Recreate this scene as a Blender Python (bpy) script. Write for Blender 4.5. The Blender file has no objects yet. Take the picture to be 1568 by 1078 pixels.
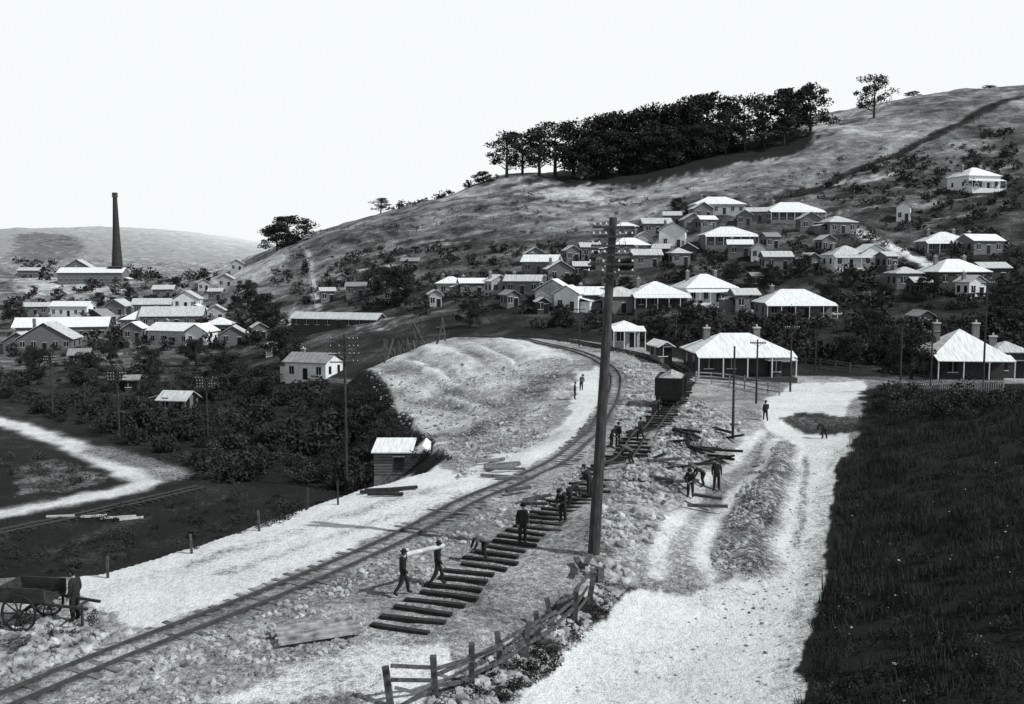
import bpy, math, random
import numpy as np
from mathutils import Vector, Matrix
random.seed(7); rng=np.random.default_rng(7)
F=1500.;CX=784.;CY=539.;HOR=405.;H=13.65
pitch=math.atan((CY-HOR)/F);cp,sp=math.cos(pitch),math.sin(pitch)
scene=bpy.context.scene
def ray(u,v):
    a=(u-CX)/F;b=-(v-CY)/F
    y=cp+b*sp;z=-sp+b*cp
    return a/y,z/y
# ------------------------------------------------------------ noise
_tab=rng.random((256,256))
def vnoise(x,y):
    xi=np.floor(x).astype(int);yi=np.floor(y).astype(int);fx=x-xi;fy=y-yi
    fx=fx*fx*(3-2*fx);fy=fy*fy*(3-2*fy)
    a=_tab[xi&255,yi&255];b=_tab[(xi+1)&255,yi&255];c=_tab[xi&255,(yi+1)&255];d=_tab[(xi+1)&255,(yi+1)&255]
    return (a*(1-fx)+b*fx)*(1-fy)+(c*(1-fx)+d*fx)*fy
def fbm(x,y,o=4):
    s=0;a=.5
    for i in range(o):
        s=s+a*(vnoise(x*2**i+i*17.3,y*2**i+i*9.1)-.5);a*=.5
    return s
# ------------------------------------------------------------ terrain tables
US=[-400,24,200,330,400,500,600,784,950,1100,1250,1400,1543,1900]
DS=[5,60,100,130,160,200,230,260,300,350,400,445,520,600,900,1500,2200,4500]
Zt=[
[-9,-9,-9,-9,-9,-9,-9,-6,-2,0,0,0,0,0],
[-9,-9,-9,-9,-9,-9,-9,-6,-2,0,0,0,0,0],
[-9,-9,-9,-9,-9,-9,-9,-6,-2,0,0,-.3,-.5,0],
[-9,-9,-9,-9,-9,-9,-8.5,-6,-2,0,.3,-1,-.8,0],
[-9,-9,-9,-9,-8.5,-7.5,-6,-4,-1.3,.3,1.5,1.5,1,3],
[-9,-9,-9,-9,-8,-4.5,-2,1.5,2.5,3.65,4,6,6.5,9],
[-9,-9,-9,-8,-6.5,-2,1,5.5,6,6.75,9.5,12,13.6,17],
[-9,-8.5,-8,-6.5,-4,1,4,9,11,13,16,19.5,21.5,26],
[-9,-8,-6,-2,3,6.6,9.6,14.6,18.6,27,27.5,30.6,34.6,40],
[-6,-6,-3,3,10.5,14.8,18.3,26.5,30,38,40,45,49.8,56],
[-3,-2,0,6,17,26,32,41.6,41.6,49.6,55,61,67,73],
[0,3,3.5,9,20.5,32,39,57,54,64.6,73.5,80,84,90],
[4,7,7,9,12,25,34,55,66,77,95,105,111,116],
[5,5,5,6,8,18,26,45,66,72,88,100,107,112],
[20,20,18,14,15,12,15,25,40,50,60,60,60,60],
[64,70,73,62,48,35,30,30,30,30,30,30,30,30],
[60,60,60,50,45,40,40,40,40,40,40,40,40,40],
[50]*14]
Tt=[
[.07]*14,
[.07]*14,
[.08,.08,.08,.07,.07,.08,.10,.1,.1,.15,.15,.1,.1,.1],
[.14,.14,.10,.08,.08,.08,.08,.1,.1,.15,.12,.1,.1,.1],
[.14,.15,.12,.10,.08,.07,.07,.1,.1,.12,.12,.1,.1,.1],
[.24,.24,.2,.16,.1,.1,.1,.12,.1,.12,.12,.12,.1,.1],
[.34,.30,.30,.22,.16,.2,.18,.18,.14,.14,.18,.15,.14,.12],
[.38,.36,.36,.28,.24,.3,.26,.24,.2,.2,.2,.2,.18,.18],
[.38,.38,.4,.38,.34,.34,.30,.28,.3,.3,.26,.26,.24,.2],
[.38,.4,.42,.42,.42,.38,.35,.36,.44,.42,.36,.32,.28,.26],
[.4,.42,.46,.46,.46,.44,.44,.50,.56,.54,.5,.42,.36,.32],
[.44,.44,.48,.5,.5,.48,.48,.56,.56,.56,.52,.44,.4,.38],
[.48,.42,.47,.5,.5,.5,.5,.52,.52,.52,.52,.44,.42,.4],
[.5,.44,.44,.48,.48,.48,.48,.48,.48,.48,.48,.44,.42,.4],
[.62,.58,.58,.62,.62,.62,.6,.5,.5,.5,.5,.5,.5,.5],
[.68,.66,.75,.84,.86,.8,.7,.6,.6,.6,.6,.6,.6,.6],  # far hills painted paler to stand in for distance haze
[.7]*14,[.7]*14]
Sg=np.array([(u-CX)/F for u in US]);Lg=np.log(np.array(DS,float))
sd=np.linspace(Sg[0],Sg[-1],320);ld=np.linspace(Lg[0],Lg[-1],700)
def dense(T,sg):
    T=np.array(T,float)
    A=np.array([np.interp(sd,Sg,r) for r in T])
    B=np.array([np.interp(ld,Lg,A[:,j]) for j in range(A.shape[1])]).T
    for ax,s in ((0,sg),(1,sg)):
        k=np.exp(-.5*(np.arange(-3*s,3*s+1)/s)**2);k/=k.sum()
        pad=[(0,0),(0,0)];pad[ax]=(3*s,3*s)
        P=np.pad(B,pad,mode='edge')
        B=np.apply_along_axis(lambda m:np.convolve(m,k,'valid'),ax,P)
    return B
ZD=dense(Zt,5);TD=dense(Tt,5)
def lookup(G,xs,ys,x,y):
    i=np.clip(np.interp(y,ys,np.arange(len(ys))),0,len(ys)-1.001);j=np.clip(np.interp(x,xs,np.arange(len(xs))),0,len(xs)-1.001)
    i0=i.astype(int);j0=j.astype(int);fi=i-i0;fj=j-j0
    return (G[i0,j0]*(1-fi)+G[i0+1,j0]*fi)*(1-fj)+(G[i0,j0+1]*(1-fi)+G[i0+1,j0+1]*fi)*fj
PL=np.array([(-90,40),(-25,42.5),(-18.4,42.5),(-15.3,47.3),(-12,53.9),(-8.6,60.2),(-5.5,66),(-5.2,79),(-9,98),(-13.5,116),(-23.6,150),(-16,152),(-9,152),(1.5,153),(9,150),(16,133),(22,123),(30,117),(60,116),(160,116),(160,-30),(-90,-30)],float)
def inpoly(P,x,y):
    r=np.zeros(x.shape,bool);n=len(P)
    for i in range(n):
        x0,y0=P[i];x1,y1=P[(i+1)%n]
        if y0==y1: continue
        c=((y0>y)!=(y1>y))&(x<(x1-x0)*(y-y0)/(y1-y0)+x0)
        r^=c
    return r
def dseg(P,x,y,closed=False):
    d=np.full(x.shape,1e9);n=len(P)
    for i in range(n if closed else n-1):
        x0,y0=P[i];x1,y1=P[(i+1)%n];ex,ey=x1-x0,y1-y0;L=ex*ex+ey*ey+1e-9
        t=np.clip(((x-x0)*ex+(y-y0)*ey)/L,0,1)
        d=np.minimum(d,np.hypot(x-x0-t*ex,y-y0-t*ey))
    return d
UC=np.array([(-60,20,0),(-40,30,0),(-20,35,0),(-15,40,0),(-10,45,0),(-5,30,0),(0,50,0),(-8,58,0),(3,66,0),(8,80,0),(0,70,-.1),(12,95,0),(5,90,0),
(-5,79,-2),(-9,98,-3.3),(-13.5,116,-3.6),(-23.6,150,-3),(-16,149,.3),(-9,147,2.6),(1.5,146,2.6),(7.4,130,2.5),(10.4,119,2),(11.8,111,1),(0,122,1.6),(-1,104,-.6),(-7,127,1.2),(3,138,2.5),(-7,112,-1.4),
(18.6,106.6,.5),(19,116,1.2),(16.5,123,2),(12.5,128.6,2.5),(7.3,144,2.5),(1.6,150,2.4),
(16,95,0),(25,105,0),(35,110,0),(70,112,.3),(30,60,1.6),(25,45,1.9),(20,32,2.0),(36,70,2.2),(50,80,2.0),(80,50,5),(110,100,1),(36,84,1.2),
(2.7,34.8,-1.2),(8.4,40,-1.2),(13.7,49.4,-1),(20,65.6,-.8),(25,80,-.4),(6,25,-1.2),(0,15,-1),(11,58,-.5),(15.5,72,-.5),
(6.3,52,.6),(9,61,1.1),(13.5,75,1.1),(18.5,92,.6),(3,42,-.2),(-1,35,-.1),
(-4.1,35.6,0),(-1.9,42.2,0),(.5,48.2,0),(2.7,53.2,0),(4.7,58.5,0),(7.3,66,0),(11,78.7,0),(-14.5,32.2,0),(-2,57,0)],float)
def kern(r2): return np.sqrt(r2+4.)
_K=kern((UC[:,None,0]-UC[None,:,0])**2+(UC[:,None,1]-UC[None,:,1])**2)
_w=np.linalg.solve(_K+np.eye(len(UC))*.05,UC[:,2]-0.)
MOUND=np.array([(-5.5,79),(-9,98),(-13.5,116),(-23.6,151),(-9,151),(1.5,149),(6,136),(7.5,120),(6,103),(2,90),(-3,79)],float)
WINDROW=np.array([(20.3,74),(17.6,65),(14.6,57),(12.3,50.5),(11.4,45.5)],float)
def Uz(x,y):
    z=np.zeros(x.shape)
    for (a,b,_),w in zip(UC,_w): z+=w*kern((x-a)**2+(y-b)**2)
    return np.clip(z,-4,4)
def rill(x,y): # gullies running down the tipped face
    th=np.arctan2(x-16,y-60)
    return fbm(th*60+fbm(x/6,y/6,2)*1.6,y/22,4)
def height_full(x,y):
    s=x/np.maximum(y,1);V=lookup(ZD,sd,ld,s,np.log(np.maximum(y,5)))
    far=np.clip((y-150)/150,0,1)
    V=V+fbm(x/28,y/28,4)*(.9+4.5*far)+fbm(x/4,y/4,3)*.35+fbm(x/9+31,y/9,3)*2.2*far
    ins=inpoly(PL,x,y);d=np.where(ins,0,dseg(PL,x,y,True))
    U=Uz(x,y)+fbm(x/1.1,y/1.1,3)*.16
    U=U+.65*np.exp(-(dseg(WINDROW,x,y)/1.1)**2)
    bank=np.clip((x-(.29*y+3))/6,0,1)*(y<112)
    U=U+bank*(fbm(x/5,y/5,3)*1.1+fbm(x/1.3,y/1.3,2)*.3)
    im=inpoly(MOUND,x,y);dm=np.clip(dseg(MOUND,x,y,True)/5,0,1)*im
    U=U+dm*(rill(x,y)*.95+fbm(x/2.2,y/2.2,4)*.45)
    return np.where(ins,U,np.where(d<40,np.maximum(V,U-.75*d),V)),ins
ns,nt=640,900
sg=np.concatenate([np.linspace(-1.3,-.6,50)[:-1],np.linspace(-.6,.6,ns-98),np.linspace(.6,1.3,50)[1:]])
yg=np.exp(np.linspace(math.log(7),math.log(4500),nt))
SS,YY=np.meshgrid(sg,yg);XX=SS*YY
ZZ,INS=height_full(XX,YY)
lyg=np.log(yg)
def gh(x,y):
    x=np.asarray(x,float);y=np.asarray(y,float)
    return lookup(ZZ,sg,lyg,x/y,np.log(y))
def ghs(x,y): return float(gh(np.array([x]),np.array([y]))[0])
TR=np.exp(np.linspace(math.log(20),math.log(3000),1800))
def W(u,v,dmax=None):
    dx,dz=ray(u,v);z=H+dz*TR;h=gh(dx*TR,TR);m=np.where(z<=h)[0]
    if len(m)==0:
        y=dmax or 440.;return dx*y,y,ghs(dx*y,y)
    i=max(m[0],1);a=z[i-1]-h[i-1];b=h[i]-z[i];t=a/(a+b+1e-9);y=TR[i-1]+(TR[i]-TR[i-1])*t
    return dx*y,y,ghs(dx*y,y)
# ------------------------------------------------------------ ground tone
TONE=lookup(TD,sd,ld,SS,np.log(YY));AMP=np.full(TONE.shape,.34);AMP[(YY>180)&(YY<900)]=.52;AMP[YY>900]=.2
TONE=TONE+np.where((YY>180)&(YY<700),fbm(XX/16,YY/16,4)*.45,0)
TONE[INS]=.58;AMP[INS]=.42
jx=fbm(XX/1.7,YY/1.7,4);jy=fbm(XX/1.7+50,YY/1.7+20,4)
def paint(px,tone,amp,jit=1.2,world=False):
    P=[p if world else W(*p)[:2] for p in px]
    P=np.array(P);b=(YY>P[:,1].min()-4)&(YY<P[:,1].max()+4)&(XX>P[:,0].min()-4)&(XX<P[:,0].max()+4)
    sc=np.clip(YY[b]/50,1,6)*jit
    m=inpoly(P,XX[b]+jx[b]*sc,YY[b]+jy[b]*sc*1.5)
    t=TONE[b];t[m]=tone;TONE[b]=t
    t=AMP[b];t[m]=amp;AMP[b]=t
def stroke(px,w,tone,amp,jit=.6,world=False):
    P=np.array([p if world else W(*p)[:2] for p in px])
    b=(YY>P[:,1].min()-w-3)&(YY<P[:,1].max()+w+3)&(XX>P[:,0].min()-w-3)&(XX<P[:,0].max()+w+3)
    d=dseg(P,XX[b]+jx[b]*jit,YY[b]+jy[b]*jit);k=np.clip((w/2-d)/(w*.4)+.5,0,1)
    TONE[b]=TONE[b]*(1-k)+tone*k;AMP[b]=AMP[b]*(1-k)+amp*k
MAIN=[(-24,14),(-18.5,25),(-14.5,32.2),(-10.1,39.4),(-5.8,47.6),(-2,56.9),(2.7,66),(6.9,80.3),(10.4,99.9),(11.8,111.6),(10.4,119.5),(7.4,129),(1.5,144),(-6.3,149),(-20,160),(-40,180)]
SID=[(-4.9,33.6),(-4.1,35.6),(-1.9,42.2),(.5,48.2),(2.7,53.2),(4.7,58.5),(7.3,66),(11.1,78.7),(15.5,94.3),(18.6,106.6),(19.1,116.7),(16.5,124),(12.5,130),(7.3,144.5),(0,151)]
def smooth(P,step=.5):
    P=[np.array(p,float) for p in P];Q=[2*P[0]-P[1]]+P+[2*P[-1]-P[-2]];out=[]
    for i in range(1,len(Q)-2):
        a,b,c,d=Q[i-1:i+3];n=max(2,int(np.linalg.norm(c-b)/step))
        for k in range(n):
            t=k/n;out.append(.5*((2*b)+(-a+c)*t+(2*a-5*b+4*c-d)*t*t+(-a+3*b-3*c+d)*t**3))
    out.append(P[-1]);out=np.array(out)
    L=np.concatenate([[0],np.cumsum(np.linalg.norm(np.diff(out,axis=0),axis=1))])
    s=np.arange(0,L[-1],step);return np.stack([np.interp(s,L,out[:,0]),np.interp(s,L,out[:,1])],1)
# mound
b_=inpoly(MOUND,XX+jx*2.5,YY+jy*3)
TONE[b_]=(.74+rill(XX,YY)*.7+fbm(XX/7,YY/7,4)*.4)[b_];AMP[b_]=.42
stroke([(-4,84),(-1,95),(3,108),(5,120)],4.5,.5,.6,3,True)
# white roadway beside the line
paint([(120,892),(300,838),(450,785),(570,745),(620,722),(700,728),(780,690),(860,650),(878,610),(880,570),(915,560),(928,610),(915,655),(880,688),(740,748),(600,812),(400,900),(235,965),(175,950)],.93,.3,1.3)
stroke([(300,862),(450,815),(600,765),(720,735)],.9,.76,.5,1.5);stroke([(330,880),(480,830),(620,785)],.6,.76,.5,1.5)
paint([(300,1078),(560,985),(700,1000),(660,1078)],.86,.5,2)
paint([(640,760),(760,738),(700,770),(600,805)],.88,.4)
paint([(0,960),(120,950),(200,985),(160,1030),(0,1078)],.4,.6)
# cart road on the right
paint([(985,640),(1060,615),(1160,640),(1200,672),(1180,800),(1120,890),(1060,905),(950,890),(900,850),(905,790),(960,720)],.62,.45)
paint([(780,1090),(870,1000),(940,925),(955,895),(1060,912),(1120,880),(1160,800),(1200,720),(1222,682),(1170,655),(1172,610),(1212,588),(1330,582),(1312,606),(1290,640),(1300,680),(1272,720),(1268,800),(1262,880),(1225,1000),(1210,1090)],.93,.3,.7)
paint([(1190,640),(1225,632),(1330,640),(1328,662),(1240,664)],.2,.5)  # shadow at the crossing, painted as a dark ground strip
stroke([(1290,690),(1262,760),(1258,860),(1215,1060)],1.3,.8,.5,1)
paint([(1320,597),(1345,590),(1800,590),(1800,1150),(1215,1150),(1232,1000),(1266,880),(1274,800),(1280,715),(1308,680),(1318,640)],.05,.2,.9)
stroke([tuple(p) for p in WINDROW],2.6,.42,.7,.8,True)
stroke([(1168,660),(1120,715),(1060,770),(1015,825),(1002,880)],.9,.86,.35)
stroke([(1190,672),(1145,735),(1100,790),(1075,845),(1085,890)],.8,.86,.35)
stroke([(1235,700),(1230,760),(1222,840)],.45,.66,.6);stroke([(860,655),(800,690),(745,725)],2.0,.82,.35)
paint([(985,640),(1050,620),(1075,650),(1080,690),(1010,740),(965,800),(930,860),(900,850),(905,790),(960,720)],.46,.7)
stroke([tuple(p) for p in SID[1:]],2.9,.58,.5,.6,True)
stroke([tuple(p) for p in MAIN],2.0,.6,.4,.5,True)
for s_ in (-.535,.535): stroke([(p[0]+s_*.93,p[1]-s_*.4) for p in MAIN],.3,.25,.3,.15,True)
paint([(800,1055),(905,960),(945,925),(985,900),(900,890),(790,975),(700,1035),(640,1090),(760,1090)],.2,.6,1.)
# valley road on the left
stroke([(-200,600),(24,652),(120,685),(190,718),(225,738),(165,756),(80,772),(0,788),(-200,820)],3.8,.88,.35,2)
stroke([(150,690),(230,710),(265,730)],4,.5,.5)
paint([(24,715),(90,700),(170,735),(120,750),(24,760)],.34,.7)
stroke([(-100,835),(24,812),(160,780),(300,747)],2.6,.16,.4)
stroke([(60,850),(200,800),(330,765)],1.6,.2,.5,1.5)
# town and hillside patches
for c in [((130,475),(300,465),(330,480),(200,500),(140,495)),((24,430),(60,425),(200,440),(190,450),(24,445)),((440,470),(600,490),(590,505),(440,490)),((330,400),(420,380),(440,400),(380,430),(330,440)),((1160,455),(1060,455),(1060,470),(1150,475)),((780,280),(900,285),(930,310),(800,300))]:
    paint(c,.66,.6,3)
for c in [((24,358),(60,356),(110,362),(130,380),(100,400),(24,405)),]:
    paint(c,.44,.4,6)
paint([(820,262),(880,272),(1000,262),(1120,222),(1200,208),(1250,205),(1240,222),(1120,250),(980,285),(860,280)],.06,.2,2)  # shadow under the ridge trees, painted into the ground tone
paint([(360,400),(440,382),(440,400),(380,440)],.64,.6,3)
stroke([(470,382),(478,420),(487,470)],2.,.7,.4,1)
stroke([(1300,345),(1360,375),(1430,408)],5,.92,.2,1)
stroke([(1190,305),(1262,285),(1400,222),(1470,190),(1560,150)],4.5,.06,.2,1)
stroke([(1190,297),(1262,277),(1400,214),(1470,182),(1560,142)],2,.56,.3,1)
stroke([(640,372),(760,352),(900,340),(1000,318)],3,.66,.4,2)
stroke([(700,330),(860,322),(1000,300),(1180,282)],2.5,.66,.4,2)
stroke([(600,330),(760,300),(880,310)],3,.2,.4,2)
stroke([(1080,475),(1160,470),(1280,480)],3,.85,.3,2)
for i in range(60):
    u=random.uniform(480,1500);v=random.uniform(260,400) if u>700 else random.uniform(360,440)
    stroke([(u-40,v+6),(u,v),(u+60,v-10)],random.uniform(1.2,3.5),random.choice([.12,.18,.25,.62,.7]),.5,5)
TONE[1:-1,1:-1]=(TONE[1:-1,1:-1]*4+TONE[:-2,1:-1]+TONE[2:,1:-1]+TONE[1:-1,:-2]+TONE[1:-1,2:])/8
# ------------------------------------------------------------ material helpers
TINT=(.95,1.0,1.03)
def g3(a): return (a*TINT[0],a*TINT[1],a*TINT[2],1)
MATS={}
def mat(name,a,var=.3,scale=6.,rough=.8,bump=.2,stretch=None,metal=0):
    if name in MATS: return MATS[name]
    m=bpy.data.materials.new(name);m.use_nodes=True;n=m.node_tree.nodes;l=m.node_tree.links
    b=n['Principled BSDF'];b.inputs['Roughness'].default_value=rough;b.inputs['Metallic'].default_value=metal
    b.inputs['Specular IOR Level'].default_value=.2
    tc=n.new('ShaderNodeTexCoord');nz=n.new('ShaderNodeTexNoise');nz.inputs['Scale'].default_value=scale;nz.inputs['Detail'].default_value=6
    mp=n.new('ShaderNodeMapping')
    if stretch: mp.inputs['Scale'].default_value=stretch
    l.new(tc.outputs['Object'],mp.inputs[0]);l.new(mp.outputs[0],nz.inputs['Vector'])
    r=n.new('ShaderNodeValToRGB');r.color_ramp.elements[0].position=.3;r.color_ramp.elements[1].position=.7
    r.color_ramp.elements[0].color=g3(a*(1-var));r.color_ramp.elements[1].color=g3(min(.85,a*(1+var)))
    l.new(nz.outputs[0],r.inputs[0]);l.new(r.outputs[0],b.inputs['Base Color'])
    if bump:
        bp=n.new('ShaderNodeBump');bp.inputs['Strength'].default_value=bump;l.new(nz.outputs[0],bp.inputs['Height']);l.new(bp.outputs[0],b.inputs['Normal'])
    MATS[name]=m;return m
def ground_mat():
    m=bpy.data.materials.new('ground_soil');m.use_nodes=True;n=m.node_tree.nodes;l=m.node_tree.links
    b=n['Principled BSDF'];b.inputs['Roughness'].default_value=.95;b.inputs['Specular IOR Level'].default_value=.05
    tc=n.new('ShaderNodeTexCoord')
    def nz(sc,det,ro=.6):
        x=n.new('ShaderNodeTexNoise');x.inputs['Scale'].default_value=sc;x.inputs['Detail'].default_value=det;x.inputs['Roughness'].default_value=ro
        l.new(tc.outputs['Object'],x.inputs['Vector']);return x.outputs[0]
    def mth(op,a,c):
        x=n.new('ShaderNodeMath');x.operation=op
        for i,q in enumerate((a,c)):
            if isinstance(q,(int,float)): x.inputs[i].default_value=q
            else: l.new(q,x.inputs[i])
        return x.outputs[0]
    A=n.new('ShaderNodeAttribute');A.attribute_name='tone';P=n.new('ShaderNodeAttribute');P.attribute_name='amp'
    n1=nz(.11,12,.78);n2=nz(3.2,5,.75);n3=nz(12,3,.7)
    s=mth('ADD',mth('MULTIPLY',mth('SUBTRACT',n1,.5),3.0),mth('ADD',mth('MULTIPLY',mth('SUBTRACT',n2,.5),2.4),mth('MULTIPLY',mth('SUBTRACT',n3,.5),2.0)))
    t=mth('ADD',A.outputs['Fac'],mth('MULTIPLY',s,P.outputs['Fac']))
    r=n.new('ShaderNodeValToRGB');cr=r.color_ramp
    pts=[(0,.014),(.15,.02),(.3,.05),(.5,.15),(.7,.33),(.88,.58),(1,.68)]
    cr.elements[0].position=0;cr.elements[0].color=g3(pts[0][1]);cr.elements[1].position=1;cr.elements[1].color=g3(pts[-1][1])
    for p,a in pts[1:-1]:
        e=cr.elements.new(p);e.color=g3(a)
    l.new(t,r.inputs[0]);l.new(r.outputs[0],b.inputs['Base Color'])
    bp=n.new('ShaderNodeBump');bp.inputs['Strength'].default_value=.7;bp.inputs['Distance'].default_value=.3
    l.new(mth('ADD',n2,mth('MULTIPLY',n3,.4)),bp.inputs['Height']);l.new(bp.outputs[0],b.inputs['Normal'])
    return m
def mk(name,V,Fc,mats,mi=None,smooth_=False,loc=(0,0,0),rz=0,sc=1):
    me=bpy.data.meshes.new(name);me.from_pydata(V,[],Fc)
    for m in mats: me.materials.append(m)
    if mi is not None: me.polygons.foreach_set('material_index',np.array(mi,dtype=np.int32))
    if smooth_: me.polygons.foreach_set('use_smooth',np.ones(len(me.polygons),bool))
    me.update();return place(name,me,loc,rz,sc)
def place(name,me,loc=(0,0,0),rz=0,sc=1):
    o=bpy.data.objects.new(name,me);scene.collection.objects.link(o);o.location=loc;o.rotation_euler=(0,0,rz)
    o.scale=(sc,)*3 if not isinstance(sc,tuple) else sc
    return o
# terrain mesh
idx=np.arange(nt*ns).reshape(nt,ns)
fc=np.stack([idx[:-1,:-1],idx[:-1,1:],idx[1:,1:],idx[1:,:-1]],-1).reshape(-1,4)
me=bpy.data.meshes.new('ground')
me.vertices.add(nt*ns);me.vertices.foreach_set('co',np.stack([XX,YY,ZZ],-1).astype(np.float32).ravel())
nf=len(fc);me.loops.add(nf*4);me.loops.foreach_set('vertex_index',fc.astype(np.int32).ravel())
me.polygons.add(nf);me.polygons.foreach_set('loop_start',np.arange(0,nf*4,4,dtype=np.int32));me.polygons.foreach_set('loop_total',np.full(nf,4,dtype=np.int32))
me.update();me.polygons.foreach_set('use_smooth',np.ones(nf,bool))
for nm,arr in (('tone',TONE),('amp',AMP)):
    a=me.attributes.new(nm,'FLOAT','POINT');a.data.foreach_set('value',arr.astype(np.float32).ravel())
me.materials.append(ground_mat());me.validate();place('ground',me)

class MB:
    def __init__(s): s.v=[];s.f=[];s.m=[]
    def add(s,V,Fc,mi=0):
        o=len(s.v);s.v+= [tuple(map(float,p)) for p in V];s.f+=[tuple(i+o for i in q) for q in Fc];s.m+=[mi]*len(Fc)
    BF=[(0,3,2,1),(4,5,6,7),(0,1,5,4),(1,2,6,5),(2,3,7,6),(3,0,4,7)]
    def box(s,cx,cy,cz,sx,sy,sz,mi=0,rz=0):
        c,q=math.cos(rz),math.sin(rz);V=[]
        for z in (-.5,.5):
            for x,y in ((-.5,-.5),(.5,-.5),(.5,.5),(-.5,.5)):
                X,Y=x*sx,y*sy;V.append((cx+X*c-Y*q,cy+X*q+Y*c,cz+z*sz))
        s.add(V,s.BF,mi)
    def beam(s,p0,p1,w,h,mi=0):
        p0=Vector(p0);p1=Vector(p1);d=(p1-p0).normalized();up=Vector((0,0,1)) if abs(d.z)<.95 else Vector((0,1,0))
        r=d.cross(up).normalized();u=r.cross(d);V=[]
        for p in (p0,p1):
            for a,b in ((-.5,-.5),(.5,-.5),(.5,.5),(-.5,.5)): V.append(p+r*a*w+u*b*h)
        s.add(V,s.BF,mi)
    def cyl(s,p0,p1,r0,r1,mi=0,n=8):
        p0=Vector(p0);p1=Vector(p1);d=(p1-p0).normalized();up=Vector((0,0,1)) if abs(d.z)<.95 else Vector((0,1,0))
        r=d.cross(up).normalized();u=r.cross(d);V=[]
        for p,R in ((p0,r0),(p1,r1)):
            for k in range(n):
                a=k*2*math.pi/n;V.append(p+(r*math.cos(a)+u*math.sin(a))*R)
        Fc=[(k,(k+1)%n,n+(k+1)%n,n+k) for k in range(n)]+[tuple(range(n-1,-1,-1)),tuple(range(n,2*n))]
        s.add(V,Fc,mi)
    def obj(s,name,mats,loc=(0,0,0),rz=0,sc=1,sm=False): return mk(name,s.v,s.f,mats,s.m,sm,loc,rz,sc)
# ------------------------------------------------------------ materials
M_roof=[mat('iron_roof_bright',.6,.25,1.2,.6,.05,(6,.4,1)),mat('iron_roof_pale',.4,.4,1.2,.6,.05,(6,.4,1)),mat('iron_roof_grey',.2,.4,1.2,.6,.05,(6,.4,1)),mat('iron_roof_rusty',.08,.4,1.5,.7,.05,(6,.4,1))]
M_wall=[mat('wall_white_paint',.58,.15,2),mat('wall_cream',.3,.3,2),mat('wall_grey_boards',.12,.4,2,.8,.2,(1,1,9)),mat('wall_dark_boards',.04,.5,2,.8,.2,(1,1,9))]
M_win=mat('window_glass',.015,.3,3,.2,0);M_trim=mat('trim_paint',.5,.2,3);M_brick=mat('chimney_brick',.13,.4,8);M_cap=mat('chimney_cap',.4,.2,4)
M_wood=mat('weathered_timber',.035,.5,5,.85,.4,(1,1,.3));M_sleep=mat('sleeper_timber',.02,.5,4,.85,.4);M_pale=mat('sawn_timber',.4,.3,5,.8,.3)
M_rail=mat('rail_steel',.045,.3,5,.5,.1);M_por=mat('porcelain',.5,.05,5,.3,0)
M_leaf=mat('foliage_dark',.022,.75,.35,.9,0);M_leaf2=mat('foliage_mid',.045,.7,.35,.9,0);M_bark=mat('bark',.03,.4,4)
M_stone=mat('broken_stone',.24,.8,1.3,.95,.3);M_grass=mat('bank_grass',.022,.8,.5,.95,0)
M_cloth=mat('dark_cloth',.016,.4,5);M_shirt=mat('shirt_cloth',.07,.4,5);M_skin=mat('skin',.22,.1,6);M_hat=mat('felt_hat',.014,.3,6);M_hair=mat('hair',.02,.3,6)
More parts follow.
